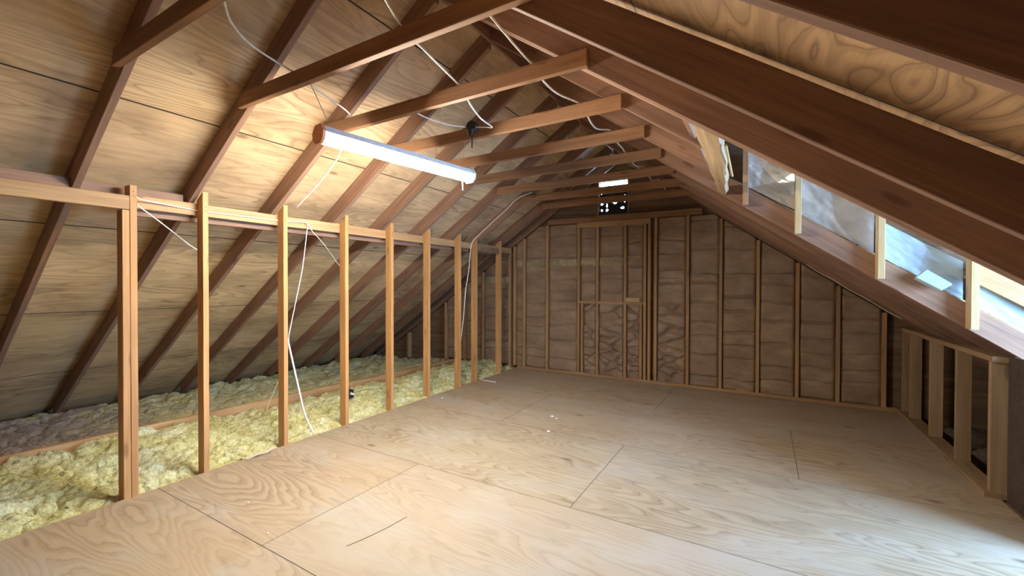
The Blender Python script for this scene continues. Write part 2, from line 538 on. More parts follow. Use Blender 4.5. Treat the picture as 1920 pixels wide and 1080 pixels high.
tag(boxes('wall_dormer_front', [((WX, 2.16, -0.42), (WX + 0.03, WY0, 2.4)), ((WX, WY1, -0.42), (WX + 0.03, 4.14, 2.4)),
                                ((WX, WY0, -0.42), (WX + 0.03, WY1, WZ0)), ((WX, WY0, WZ1), (WX + 0.03, WY1, 2.4))], DRY_M), kind='structure')
win = boxes('window_1', [((WX - 0.03, WY0 - 0.07, WZ0 - 0.07), (WX, WY1 + 0.07, WZ0)), ((WX - 0.03, WY0 - 0.07, WZ1), (WX, WY1 + 0.07, WZ1 + 0.07)),
                         ((WX - 0.03, WY0 - 0.07, WZ0), (WX, WY0, WZ1)), ((WX - 0.03, WY1, WZ0), (WX, WY1 + 0.07, WZ1)),
                         ((WX - 0.02, (WY0 + WY1) / 2 - 0.02, WZ0), (WX, (WY0 + WY1) / 2 + 0.02, WZ1))], WHITE_M)
tag(win, kind='structure')
bm = bmesh.new()
prism(bm, [(1.405, -0.40), (3.3, -0.40), (3.3, zr(3.3) + VR - 0.002), (1.405, zr(1.405) + VR - 0.002)], 4.042, 4.057)
prism(bm, [(WX, -0.40), (3.3, -0.40), (3.3, zr(3.3) + VR - 0.002), (WX, zr(WX) + VR - 0.002)], 2.20, 2.215)
tag(link_mesh('wall_dormer_light_stop', bm, OSB_M), kind='structure')  # added walls that keep window light out of the eaves
# added panel that blocks window light, coloured dark to stand for eave shade
tag(boxes('wall_light_block_panel', [((1.385, 3.34, -0.01), (1.400, 4.06, 0.955))], DARK_M), kind='structure')

# ------------------------------------------------------------------ rafters, ridge, collar ties
def rafter(name, side, yfar, dz=0.0, x_end=None, label=None, mat=None, thick=0.038, group=None):
    ym = yfar - thick / 2
    if side == 'L':
        xa, xb = -6.98, RIDGE - 0.012
        za, zb = zl(xa) + VL / 2, zl(xb) + VL / 2
        m, yd, cut0, cut1 = ML, (-sl, 0, cl), ML, ML
        p0, p1 = (xa, ym, za), (xb, ym, zb)
    else:
        xa, xb = (3.05 if x_end is None else x_end), RIDGE + 0.012
        za, zb = zr(xa) + VR / 2 + dz, zr(xb) + VR / 2 + dz
        yd, cut0, cut1 = (sr, 0, cr), MR, MR
        p0, p1 = (xa, ym, za), (xb, ym, zb)
    o = board(name, p0, p1, yd, DEEP, thick, mat or RAFT_M, cut0, cut1)
    tag(o, label, 'rafter', group)
    return o

ORD = ['first', 'second', 'third', 'fourth', 'fifth', 'sixth', 'seventh', 'eighth', 'ninth', 'tenth', 'eleventh']
left_lab = ['old brown rafter of the left slope crossing the upper left corner of the photo',
            'left slope rafter meeting the left end of the longest low tie above the doubled post']
for k, y in enumerate(RY):
    lab = left_lab[k] if k < 2 else 'left slope roof rafter, %s one counted away from the camera' % ORD[k]
    rafter('rafter', 'L', y, label=lab, group='rafters of the left roof slope')
rafter('rafter', 'L', YG + 0.04, label='left slope end rafter standing against the far gable wall', group='rafters of the left roof slope')
rafter('rafter', 'L', 0.32, label='left slope rafter nearest the camera, beyond the left edge', group='rafters of the left roof slope')
rafter('rafter', 'R', 0.32, label='right slope rafter directly over the camera, beyond the top edge', group='rafters of the right roof slope')
RDZ = {0: -0.016, 1: -0.028, 2: 0.023, 3: 0.05, 4: 0.028}
right_lab = {0: 'darkest rafter of the right slope filling the top right corner',
             1: 'broad dark right slope rafter with a pale lower edge, nearest the stained plywood strip',
             3: 'shorter right slope rafter cut off at the pale header, nearer the camera',
             4: 'shorter right slope rafter cut off at the pale header, farther from the camera',
             5: 'right slope rafter carrying the short dormer studs and foil',
             6: 'right slope rafter directly beyond the one with the short dormer studs'}
for k, y in enumerate(RY):
    g = 'rafters of the right roof slope'
    if k == 2:
        rafter('rafter', 'R', y + 0.042, RDZ[k], label='far half of the doubled trimmer rafter above the dormer opening', group=g)
        rafter('rafter', 'R', y, RDZ[k], label='near half of the doubled trimmer rafter above the dormer opening', group=g)
        continue
    lab = right_lab.get(k) or ('right slope rafter, %s beyond the one with the short dormer studs' % ORD[k - 6])
    rafter('rafter', 'R', y, RDZ.get(k, 0.0), x_end=(-0.315 if k in (3, 4) else None), label=lab, group=g)
rafter('rafter', 'R', YG + 0.04, 0.0, label='right slope end rafter against the far gable wall', group='rafters of the right roof slope')

tag(board('ridge_board', (RIDGE, YB, 3.38), (RIDGE, YG + 0.09, 3.38), (0, 0, 1), 0.19, 0.024, RAFT_M),
    'long ridge board at the peak where both rows of rafters meet', 'ridge board')

ZT = 2.55
tie_lab = ['near collar tie crossing the top left corner above the camera',
           'long brown collar tie with a bright lower edge above the shop light near end']
for k, y in enumerate(RY):
    xa = (ZT + 0.089 - 2.0976) / ML + XL - 0.16
    xb = -0.80
    lab = tie_lab[k] if k < 2 else 'horizontal collar tie under the peak, %s one counted from the camera' % ORD[k]
    o = board('collar_tie', (xa, y - 0.038 - 0.0195, ZT + 0.0445), (xb, y - 0.038 - 0.0195, ZT + 0.0445), (0, 0, 1), 0.089, 0.037, TIE_M, ML * 0.5, 0.0)
    tag(o, lab, 'collar tie', 'collar ties across the peak')

# ------------------------------------------------------------------ left knee wall
SY = [1.567, 2.186, 2.821, 3.427, 4.041, 4.670, 5.060, 5.72]
stud_lab = ['second upright of the left knee wall from the doubled post, darker on its near face',
            'left knee wall stud with the long white cable hanging beside it',
            'left knee wall stud standing beside the small black box in the insulation',
            'slim orange left knee wall stud, third beyond the doubled post and cable',
            'left knee wall stud, fourth beyond the doubled post, bevelled at its top',
            'left knee wall stud just before the close pair near the far corner',
            'left knee wall stud with a thin cable down its near side, near the far corner',
            'last left knee wall stud next to the far left corner']
stud_lab[0] = 'single left knee wall stud next beyond the doubled post, dark near face'
stud_lab[3] = 'left knee wall stud next beyond the one with the black box'
stud_lab[4] = 'left knee wall stud, second beyond the one with the black box'
stud_lab[5] = 'left knee wall stud, third beyond the one with the black box'
def stud_nails(o, x, y, z):
    for dz in (0.0, -0.028):
        bm = bmesh.new()
        tube(bm, [(x - 0.001, y + 0.002 * dz, z + dz), (x + 0.002, y, z + dz)], 0.004, 8)
        link_mesh('nail_head', bm, NAIL_M, o)
for i, y in enumerate(SY):
    zt = zl(XL - 0.0445) - 0.003
    o = board('knee_wall_stud', (XL - 0.0445, y + 0.019, -0.05), (XL - 0.0445, y + 0.019, zt), (1, 0, 0), 0.089, 0.038, STUD_M, 0.0, ML)
    tag(o, stud_lab[i], 'stud', 'studs of the left knee wall')
    if i < 4:
        stud_nails(o, XL, y + 0.019, 1.985)
# doubled post: a short member under the near plate, a tall one lapping its end
post = board('knee_wall_stud', (XL - 0.0445, 1.104 + 0.019, -0.05), (XL - 0.0445, 1.104 + 0.019, 1.895), (1, 0, 0), 0.089, 0.038, STUD_M)
tag(post, 'shorter near half of the doubled left post, under the near plate', 'stud', 'studs of the left knee wall')
post2 = board('knee_wall_stud', (XL - 0.0445, 1.144 + 0.019, -0.05), (XL - 0.0445, 1.144 + 0.019, 2.062), (1, 0, 0), 0.089, 0.038, STUD_M)
tag(post2, 'taller far half of the doubled left post, lapping the plate end', 'stud', 'studs of the left knee wall')
stud_nails(post2, XL, 1.163, 2.02)
o = board('wall_plate', (XL - 0.0195, -0.6, 1.945), (XL - 0.0195, 1.142, 1.945), (0, 0, 1), 0.092, 0.038, PLATE_M)
tag(o, 'near top plate of the left knee wall, ending at the doubled post', 'plate')
o['kind'] = 'thing'
o = board('wall_plate', (XL - 0.16, -0.6, 2.03), (XL - 0.16, 1.50, 2.03), (0.0, 0, 1), 0.089, 0.038, RAFT_M)
tag(o, 'brown backing board just above and behind the near top plate', 'plate')
o['kind'] = 'thing'
o = board('wall_plate', (XL - 0.109, 1.19, 1.969), (XL - 0.109, 6.22, 1.969), (0, 0, 1), 0.089, 0.038, PLATE_M)
tag(o, 'long top plate behind the left studs, from doubled post to far corner', 'plate')
o['kind'] = 'thing'
o = board('nailing_board', (XL - 0.17, 1.20, 1.930), (XL - 0.17, 6.2, 1.930), (0, 0, 1), 0.10, 0.03, RAFT_M)
tag(o, 'shaded brown board just below and behind the long left top plate', 'board')

# ------------------------------------------------------------------ right knee wall
XR = 1.31
KY = [4.08, 4.67, 5.28, 5.89]
klab = ['right knee wall stud nearest the camera at the right edge', 'second right knee wall stud from the right edge',
        'third right knee wall stud from the right edge', 'fourth right knee wall stud, close to the far right corner']
for y, lab in zip(KY, klab):
    o = board('knee_wall_stud', (XR + 0.0445, y + 0.019, 0.038), (XR + 0.0445, y + 0.019, 0.905), (1, 0, 0), 0.089, 0.038, KSTUD_M)
    tag(o, lab, 'stud', 'studs of the right knee wall')
o = board('knee_wall_stud', (XR + 0.0445, 6.20, 0.038), (XR + 0.0445, 6.20, 0.905), (1, 0, 0), 0.089, 0.038, KSTUD_M)
tag(o, 'right knee wall stud in the very corner against the gable', 'stud', 'studs of the right knee wall')
tag(board('sole_plate', (XR + 0.03, 4.06, 0.019), (XR + 0.03, 6.245, 0.019), (1, 0, 0), 0.12, 0.038, KSTUD_M),
    'sole plate on the floor under the right knee wall studs', 'plate')
o = board('wall_plate', (XR + 0.045, 4.06, 0.925), (XR + 0.045, 6.245, 0.925), (1, 0, 0), 0.092, 0.038, KSTUD_M)
tag(o, 'top plate of the right knee wall under the sloping rafters', 'plate')
o['kind'] = 'thing'

# ------------------------------------------------------------------ far gable framing
def ztop(x):
    return min(2.36, zl(x + 0.02) - 0.004 if x < RIDGE else zr(x + 0.02) - 0.004, zl(x - 0.02) - 0.004 if x < RIDGE else 9)
GX = [-6.091, -5.139, -4.70, -4.291, -3.74, -3.645, -3.459, -3.033, -2.489, -2.186, -1.762, -1.476, -1.416, -1.327, -0.902, -0.493, -0.066, 0.354, 0.753, 1.171]
GL = ['shortest gable stud at far left behind the knee wall, deep in the eave',
      'gable stud in the left eave, second from the low end',
      'gable stud in the left eave, third from the low end',
      'gable stud in the left eave, nearest the left knee wall',
      'left one of the pair of gable studs in the far left corner',
      'right one of the pair of gable studs in the far left corner',
      'narrow gable stud next right of the far left corner pair',
      'gable stud halfway between the far left corner and the framed opening',
      'left trimmer stud of the framed opening in the gable',
      'left cripple stud inside the framed opening in the gable',
      'right cripple stud inside the framed opening in the gable',
      'right trimmer stud of the framed opening, inner one of two',
      'right trimmer stud of the framed opening, outer one of two',
      'gable stud just right of the framed opening',
      'gable stud, second right of the framed opening',
      'gable stud, third right of the framed opening',
      'gable stud, fourth right of the framed opening',
      'gable stud, fifth right of the framed opening',
      'gable stud, sixth right of the framed opening',
      'last gable stud before the far right corner']
for x, lab in zip(GX, GL):
    zt = ztop(x)
    if -2.49 <= x <= -1.41:
        zt = 2.283
    z0 = -0.05 if x < -3.7 else 0.038
    c1 = 0.0
    o = board('gable_stud', (x, YG + 0.0445, z0), (x, YG + 0.0445, zt), (0, 1, 0), 0.089, 0.038, GSTUD_M)
    tag(o, lab, 'stud', 'studs of the far gable wall')
for x, lab in ((-2.43, 'short jack stud under the left end of the gable rail'), (-1.532, 'short jack stud under the right end of the gable rail')):
    o = board('jack_stud', (x, YG + 0.024, 0.038), (x, YG + 0.024, 1.115), (0, 1, 0), 0.055, 0.038, GSTUD_M)
    tag(o, lab, 'stud')
for xa, xb, lab in ((-2.470, -2.206, 'left piece of the horizontal rail in the framed gable opening'),
                    (-2.166, -1.782, 'middle piece of the horizontal rail in the framed gable opening'),
                    (-1.742, -1.496, 'right piece of the horizontal rail, carrying the pale block')):
    o = board('rail', (xa, YG + 0.012, 1.135), (xb, YG + 0.012, 1.135), (0, 1, 0), 0.036, 0.038, GSTUD_M)
    tag(o, lab, 'rail')
o = board('wood_block', (-1.74, YG + 0.010, 1.187), (-1.545, YG + 0.010, 1.187), (0, 1, 0), 0.035, 0.063, NEW_M)
tag(o, 'small pale wood block lying on the rail of the gable opening', 'block')
o = board('gable_header', (-2.51, YG + 0.03, 2.322), (-1.395, YG + 0.03, 2.322), (0, 0, 1), 0.075, 0.089, GSTUD_M)
tag(o, 'header beam over the framed opening in the far gable', 'header')
o = board('gable_plate', (-3.0, YG - 0.012, 2.40), (-0.72, YG - 0.012, 2.40), (0, 0, 1), 0.080, 0.06, TIE_M)
tag(o, 'level plate across the top of the far gable studs', 'plate')
o = board('sole_plate', (-3.58, YG + 0.0445, 0.019), (1.29, YG + 0.0445, 0.019), (0, 1, 0), 0.092, 0.038, GSTUD_M)
tag(o, 'sole plate along the foot of the far gable wall', 'plate')
tag(board('blocking', (-3.62, 5.10, 1.93), (-3.62, 5.70, 1.93), (0, 0, 1), 0.089, 0.03, RAFT_M), 'short block between the last left studs near the far corner', 'block')

# kraft-faced batts between the gable studs
def batt(x0, x1, z0, topf, seed, wild, bulge, label, inside=False):
    nx = max(8, int((x1 - x0) / 0.012))
    zmax = topf((x0 + x1) / 2)
    nz = int((zmax - z0) / 0.012)
    r = np.random.RandomState(seed)
    u = np.linspace(0, 1, nx)[None, :]
    v = np.linspace(0, 1, nz)[:, None]
    X = x0 + (x1 - x0) * u + 0 * v
    tops = np.array([topf(x) for x in X[0]])[None, :]
    Z = z0 + (tops - z0) * v
    zw = Z + 0.075 * (fbm(X * 4.5, Z * 2.5, seed + 5) - 0.5) * (0.5 + wild)
    # creases: levels pushed in between pillow-like bulges
    lev = [z0 - 0.02]
    while lev[-1] < zmax:
        lev.append(lev[-1] + r.uniform(0.13, 0.30) * (1.35 if lev[-1] > 1.25 else 1.0))
    lev = np.array(lev)
    d = np.min(np.abs(zw[..., None] - lev[None, None, :]), -1)
    fold = np.minimum(1.0, np.sqrt(np.maximum(d, 0) / 0.022))
    side = np.minimum(1.0, np.minimum(u, 1 - u) * (x1 - x0) / 0.03) ** 0.6
    amp = bulge * (0.55 + 0.9 * fbm(X * 3, Z * 3, seed + 9, 2))
    damp = np.where(Z > 1.5, 0.55, 1.0)
    Yd = amp * (0.25 + 0.75 * fold * damp + 0.75 * (1 - damp) * 0.6)
    if wild > 0.6:
        # loose, curling creases in the stuffed bays
        pts = np.stack([r.uniform(x0, x1, 16), r.uniform(z0, min(zmax, 1.1), 16)], -1)
        px = X + 0.05 * (fbm(X * 9, Z * 9, seed + 21) - 0.5)
        pz = Z + 0.05 * (fbm(X * 9, Z * 9, seed + 22) - 0.5)
        dd = np.sqrt(((px[..., None] - pts[:, 0]) * 1.0) ** 2 + ((pz[..., None] - pts[:, 1]) * 1.7) ** 2)
        dd.sort(-1)
        e = np.minimum(1.0, np.sqrt((dd[..., 1] - dd[..., 0]) / 0.06))
        Yd = np.where(Z < 1.12, Yd * 0.3 + bulge * 1.1 * e, Yd)
    Y = YG + 0.078 - Yd * (0.35 + 0.65 * side) - 0.006 * (fbm(X * 22, Z * 30, seed + 3, 2) - 0.5)
    if inside and abs(x0 + 2.47) < 0.01:
        Y = np.where((Z < 1.135) & (X < -2.405), np.maximum(Y, YG + 0.060), Y)
    if inside and abs(x1 + 1.495) < 0.01:
        Y = np.where((Z < 1.135) & (X > -1.557), np.maximum(Y, YG + 0.060), Y)
    if label[1] == 'low':
        lip = np.exp(-((zmax - Z) / 0.07) ** 2)
        Y -= 0.022 * lip * side
    o = grid_mesh('insulation_batt', X, Y, Z, KRAFT_M)
    tag(o, label[0], 'insulation batt', 'paper-faced batts in the gable wall')
    if label[1] == 'low' and x1 < -1.45:
        # the paper stops short of the top: a band of bare glass wool shows
        ne = 14
        ue = np.linspace(0.02, 0.98, nx)[None, :] + np.zeros((ne, 1))
        ve = np.linspace(0, 1, ne)[:, None] + np.zeros((1, nx))
        Xe = x0 + (x1 - x0) * ue
        low = zmax - 0.135 + 0.03 * (fbm(Xe * 9, Xe * 0 + 1.5, seed + 31) - 0.5)
        Ze = low + (zmax - 0.004 - low) * ve
        tuck = np.minimum(1.0, np.minimum(ue, 1 - ue) * (x1 - x0) / 0.03) ** 0.6
        Ye = YG + 0.040 - (0.030 * np.sin(np.pi * ve ** 0.7) ** 0.5 + 0.010 * fbm(Xe * 16, Ze * 16, seed + 33)) * tuck
        e = grid_mesh('bare_edge', Xe, Ye, Ze, GLASS_M, parent=o)
        e['label'] = 'bare yellowish glass wool edge'
BAYS = [(-3.626, -3.478, 'narrow bay at the far left corner'), (-3.440, -3.052, 'first wide bay right of the far left corner'),
        (-3.014, -2.508, 'bay just left of the framed opening'), (-2.470, -2.205, 'left third of the framed opening'),
        (-2.167, -1.781, 'middle third of the framed opening'), (-1.743, -1.495, 'right third of the framed opening'),
        (-1.308, -0.921, 'wide bay just right of the framed opening'), (-0.883, -0.512, 'second wide bay right of the framed opening'),
        (-0.474, -0.085, 'third wide bay right of the framed opening'), (-0.047, 0.335, 'fourth wide bay right of the framed opening'),
        (0.373, 0.734, 'fifth wide bay right of the framed opening'), (0.772, 1.152, 'last wide bay before the far right corner'),
        (-4.272, -3.759, 'left eave bay next to the corner'), (-4.681, -4.310, 'left eave bay, second from the corner'),
        (-5.12, -4.719, 'left eave bay, third from the corner')]
for i, (a, b, where) in enumerate(BAYS):
    inside = -2.48 < a < -1.4
    wild = 1.0 if inside else (0.75 if i == 6 else 0.4)
    def cap(x):
        r = min(2.35, (zl(x) if x < RIDGE else zr(x)) - 0.01)
        return r
    mid = (a + b) / 2
    top = cap(mid)
    split = 1.83 if i < 7 else (1.55 if top > 1.8 else 9)
    if top > split + 0.2:
        batt(a, b, 0.04, lambda x: min(split, cap(x)), 40 + i, wild, 0.060, ('lower brown paper-faced batt, ' + where, 'low'), inside)
        batt(a, b, split + 0.003, cap, 90 + i, 0.3, 0.050, ('upper brown paper-faced batt, ' + where, 'up'))
    else:
        batt(a, b, 0.04, cap, 40 + i, wild, 0.055, ('brown paper-faced batt, ' + where, 'one'))

# gable vent: frame, slats, torn screen
vent = bpy.data.objects.new('gable_vent', None)
vent.location = ((V0 + V1) / 2, yg0, VZ0)
COL.objects.link(vent)
tag(vent, 'louvred vent high in the far gable with daylight showing through', 'vent')
bpy.context.view_layer.update()
boxes('vent_frame', [((V0 - 0.03, yg0 - 0.02, VZ0 - 0.03), (V1 + 0.03, yg0 + 0.03, VZ0)), ((V0 - 0.03, yg0 - 0.02, VZ1), (V1 + 0.03, yg0 + 0.03, VZ1 + 0.03)),
                     ((V0 - 0.03, yg0 - 0.02, VZ0), (V0, yg0 + 0.03, VZ1)), ((V1, yg0 - 0.02, VZ0), (V1 + 0.03, yg0 + 0.03, VZ1))], RAFT_M, vent)
for k, z in enumerate((2.895, 2.935, 2.965)):
    o = board('slat', (V0, yg1 - 0.008, z), (V1, yg1 - 0.008, z), (0, 0.55, -0.84), 0.022, 0.006, WHITE_M, parent=vent)
# dark torn screen with holes in its lower part
bm = bmesh.new()
nx, nz = 88, 80
zs0, zs1 = VZ0 + 0.002, 2.885
vs = [[bm.verts.new((V0 + (V1 - V0) * i / nx, yg0 + 0.008 + 0.004 * math.sin(i * 0.7 + j * 0.4), zs0 + (zs1 - zs0) * j / nz)) for i in range(nx + 1)] for j in range(nz + 1)]
holes = [(-2.16, 2.80, .035, .018), (-2.07, 2.80, .03, .014), (-1.94, 2.805, .035, .016), (-1.84, 2.81, .03, .014),
         (-2.15, 2.635, .03, .02), (-2.07, 2.61, .012, .04), (-1.95, 2.65, .05, .035), (-1.80, 2.655, .014, .03),
         (-2.15, 2.54, .02, .02), (-2.07, 2.54, .035, .025), (-1.83, 2.56, .045, .025), (-1.99, 2.735, .03, .012), (-1.80, 2.74, .03, .012)]
for j in range(nz):
    for i in range(nx):
        x = V0 + (V1 - V0) * (i + .5) / nx
        z = zs0 + (zs1 - zs0) * (j + .5) / nz
        jag = 0.25 * math.sin(x * 160) + 0.25 * math.sin(z * 140 + x * 60)
        if any(((x - hx) / (a * .62)) ** 2 + ((z - hz) / (b * .62)) ** 2 < 1 + jag for hx, hz, a, b in holes):
            continue
        bm.faces.new((vs[j][i], vs[j][i + 1], vs[j + 1][i + 1], vs[j + 1][i]))
for v in [v for v in bm.verts if not v.link_faces]:
    bm.verts.remove(v)
link_mesh('screen', bm, BLACK_M, vent)

# ------------------------------------------------------------------ dormer cheek: header, short studs, foil
tag(board('dormer_header', (-0.335, 2.226, zr(-0.335) + 0.17), (-0.335, 4.0, zr(-0.335) + 0.17), (sr, 0, cr), 0.14, 0.036, RAFT_M), 'dark header that the cut rafters butt into, above the pale board', 'header')
bm = bmesh.new()
rows = []
for i in range(13):
    t = i / 12
    y = 2.228 + (3.995 - 2.228) * t
    a = Vector((-0.307, y, 2.205)).lerp(Vector((-0.345, y, 2.212)), t)
    b = Vector((-0.195, y, 2.120)).lerp(Vector((-0.285, y, 2.172)), t ** 1.4)
    a.y = b.y = y
    jit = 0.005 * math.sin(i * 2.3) + 0.003 * math.sin(i * 5.1)
    n = Vector((0.58, 0, 0.81)) * 0.036
    a = a + (b - a).normalized() * jit
    b = b + (b - a).normalized() * (0.006 * math.sin(i * 1.7 + 1))
    m_ = (a + b) / 2 - Vector((0.58, 0, 0.81)) * 0.006
    rows.append([bm.verts.new(p) for p in (a, m_, b, b + n, a + n)])
for r0, r1 in zip(rows[:-1], rows[1:]):
    for k in range(5):
        bm.faces.new((r0[k], r0[(k + 1) % 5], r1[(k + 1) % 5], r1[k]))
bm.faces.new(rows[0][::-1]); bm.faces.new(rows[-1])
# the grain runs along the board: build it in a frame whose X is world Y
fm = frame((-0.28, 3.1, 2.17), (0, 1, 0), (0.81, 0, -0.58))
bm.transform(fm.inverted())
tag(link_mesh('header_board', bm, PALE_M, None, fm), 'weathered pale board spanning flat between the trimmer rafters at the dormer opening', 'board')
tag(board('splinter_strip', (-0.172, 2.40, 2.118), (-0.188, 3.20, 2.140), (cr, 0, -sr), 0.014, 0.010, NEW_M),
    'thin bright wood strip along the edge of the weathered pale board', 'strip')
CX = [(-0.135, 'short reddish dormer stud nearest the weathered pale board', TIE_M), (0.22, 'short pale dormer stud, second from the weathered board', NEW_M),
      (0.71, 'short pale dormer stud, third from the weathered board', NEW_M), (1.18, 'short pale dormer stud nearest the right edge of the photo', NEW_M)]
for x, lab, mt in CX:
    o = board('dormer_stud', (x, 3.955, zr(x) + 0.012), (x, 3.955, zd(x) - 0.005), (0, 1, 0), 0.089, 0.040, mt)
    tag(o, lab, 'stud', 'short studs on the dormer rafter')

def foil(x0, x1, seed, crumple, mat, lab, name='foil_sheet', y0=4.075, lo=0.015, up=0.42):
    nx, nz = 46, 40
    u = np.linspace(0, 1, nx)[None, :] + np.zeros((nz, 1))
    v = np.linspace(0, 1, nz)[:, None] + np.zeros((1, nx))
    X = x0 + (x1 - x0) * u
    zb = H + MR * (0.75 - X) + VR + lo
    Z = zb + up * v
    r = np.random.RandomState(seed)
    h = np.zeros_like(X)
    for k in range(7):                              # intersecting facets: creased sheet
        a = r.uniform(0, math.pi)
        q = (u - r.uniform()) * math.cos(a) + (v - r.uniform()) * math.sin(a)
        h = np.maximum(h, np.abs(q) * r.uniform(0.3, 1.0))
    h = (h - h.min()) / (np.ptp(h) + 1e-6)
    Y = y0 - crumple * h - 0.01 * fbm(u * 6, v * 6, seed, 2)
    o = grid_mesh(name, X, Y, Z, mat, smooth=False)
    tag(o, lab, 'foil', 'foil and wrap behind the dormer studs')
    return o
foil(-0.115, 0.20, 3, 0.11, FOIL_M, 'crumpled silver foil in the first gap between the short dormer studs', up=0.30)
foil(0.24, 0.69, 8, 0.035, FOIL_M, 'smooth silver foil in the second gap between the short dormer studs')
foil(0.73, 1.16, 12, 0.03, BLUE_M, 'pale blue white wrap in the third gap between the short dormer studs', name='wrap_sheet', up=0.26)
foil(1.20, 1.75, 17, 0.04, BLUE_M, 'bright blue wrap at the right edge beyond the last short dormer stud', name='wrap_sheet', up=0.22)
# folded flap of wrap
bm = bmesh.new()
fx, fy = 0.98, 3.90
fz = zr(fx) + VR
P = [(fx - 0.09, fy + 0.03, fz + 0.04), (fx + 0.03, fy - 0.02, fz - 0.05), (fx + 0.10, fy + 0.02, fz - 0.005), (fx - 0.02, fy + 0.07, fz + 0.10),
     (fx - 0.09, fy + 0.08, fz + 0.03), (fx + 0.03, fy + 0.05, fz - 0.06), (fx + 0.10, fy + 0.07, fz - 0.015), (fx - 0.02, fy + 0.10, fz + 0.09)]
vv = [bm.verts.new(p) for p in P]
for f in ((0, 1, 2, 3), (4, 7, 6, 5), (0, 4, 5, 1), (1, 5, 6, 2), (2, 6, 7, 3), (3, 7, 4, 0)):
    bm.faces.new([vv[i] for i in f])
bmesh.ops.bevel(bm, geom=bm.edges[:], offset=0.006, segments=2, affect='EDGES')
tag(link_mesh('folded_flap', bm, BLUE_M), 'folded flap of pale wrap sticking out below the third gap', 'flap')
# pale board beyond the last short stud
tag(board('cheek_board', (1.20, 4.01, zr(1.20) + VR + 0.26), (2.3, 4.01, zr(2.3) + VR + 0.28), (sr, 0, cr), 0.16, 0.018, PLATE_M),
    'pale yellow sloping board above the blue wrap at the right edge', 'board')

# ------------------------------------------------------------------ insulation in the eaves
def wool(name, x0, x1, y0, y1, step, basef, seed, count, rmin, rmax, mat, lab):
    nx, ny = int((x1 - x0) / step), int((y1 - y0) / step)
    X, Y = np.meshgrid(np.linspace(x0, x1, nx), np.linspace(y0, y1, ny))
    r = np.random.RandomState(seed)
    Hh = np.zeros_like(X)
    sx, sy = (x1 - x0) / (nx - 1), (y1 - y0) / (ny - 1)
    wx = X + 0.03 * (fbm(X * 14, Y * 14, seed + 1) - 0.5)
    wy = Y + 0.03 * (fbm(X * 14, Y * 14, seed + 2) - 0.5)
    for _ in range(count):
        cx, cy = r.uniform(x0, x1), r.uniform(y0, y1)
        R = rmin + (rmax - rmin) * r.uniform() ** 2.2
        el = r.uniform(0.7, 1.3)
        i0, i1 = max(0, int((cx - R * 1.5 - x0) / sx)), min(nx, int((cx + R * 1.5 - x0) / sx) + 1)
        j0, j1 = max(0, int((cy - R * 1.5 - y0) / sy)), min(ny, int((cy + R * 1.5 - y0) / sy) + 1)
        if i1 <= i0 or j1 <= j0:
            continue
        d2 = ((wx[j0:j1, i0:i1] - cx) * el) ** 2 + ((wy[j0:j1, i0:i1] - cy) / el) ** 2
        bump_ = np.sqrt(np.maximum(0, R * R - d2)) * 0.62 + r.uniform(-0.012, 0.018) * (d2 < R * R)
        Hh[j0:j1, i0:i1] = np.maximum(Hh[j0:j1, i0:i1], bump_)
    Z = basef(X, Y) + Hh + 0.07 * (fbm(X * 2.2, Y * 2.2, seed + 3) - 0.5) + 0.030 * (fbm(X * 38, Y * 38, seed + 4, 3) - 0.5) - 0.06 * np.maximum(0, 0.25 - np.abs(fbm(wx * 13, wy * 13, seed + 6, 2) - 0.5) * 4) * (step < 0.02)
    if step < 0.02:                                 # shredded tufts: push the surface sideways too
        X = np.clip(X + 0.030 * (fbm(X * 42, Y * 42, seed + 7, 2) - 0.5), x0, x1)
        Y = Y + 0.030 * (fbm(X * 42, Y * 42, seed + 8, 2) - 0.5)
        Z = Z + 0.016 * (fbm(X * 80, Y * 80, seed + 10, 2) - 0.5)
    Z = np.minimum(Z, np.where(X < RIDGE, 2.0976 + ML * (X - XL) + VL - 0.02, H + MR * (0.75 - X) + VR - 0.02))
    o = grid_mesh(name, X, Y, Z, mat)
    tag(o, lab, 'insulation', kind='stuff')
    return o
def base_near(X, Y):
    return -0.055 + 0.085 * np.clip((-3.66 - X) / 0.6, 0, 1) - 0.06 * np.clip((-4.35 - X) / 0.35, 0, 1) * np.clip(Y - 2.2, 0, 1) + 0.05 * np.clip((-4.2 - X) / 0.4, 0, 1) * np.clip((2.4 - Y), 0, 1)
wool('loose_insulation', -4.77, -3.602, -0.4, 6.33, 0.010, base_near, 5, 4200, 0.018, 0.085, WOOL_M, 'fluffy yellow loose insulation between the left studs and the long board')
def base_far(X, Y):
    return -0.03 - 0.10 * np.clip((-4.9 - X) / 1.2, 0, 1)
wool('loose_insulation', -7.05, -4.83, -0.4, 6.33, 0.014, base_far, 9, 4200, 0.025, 0.105, WOOLD_M, 'dusty greyish loose insulation beyond the long board under the low eave')
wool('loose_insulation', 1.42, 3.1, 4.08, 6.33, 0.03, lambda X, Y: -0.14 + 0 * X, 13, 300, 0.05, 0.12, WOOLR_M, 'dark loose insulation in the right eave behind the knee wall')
o = board('eave_board', (-4.80, -0.4, 0.080), (-4.80, 6.24, -0.02), (0, 0, 1), 0.16, 0.038, PLATE_M)
tag(o, 'long orange board on edge lying between the two beds of insulation', 'board')

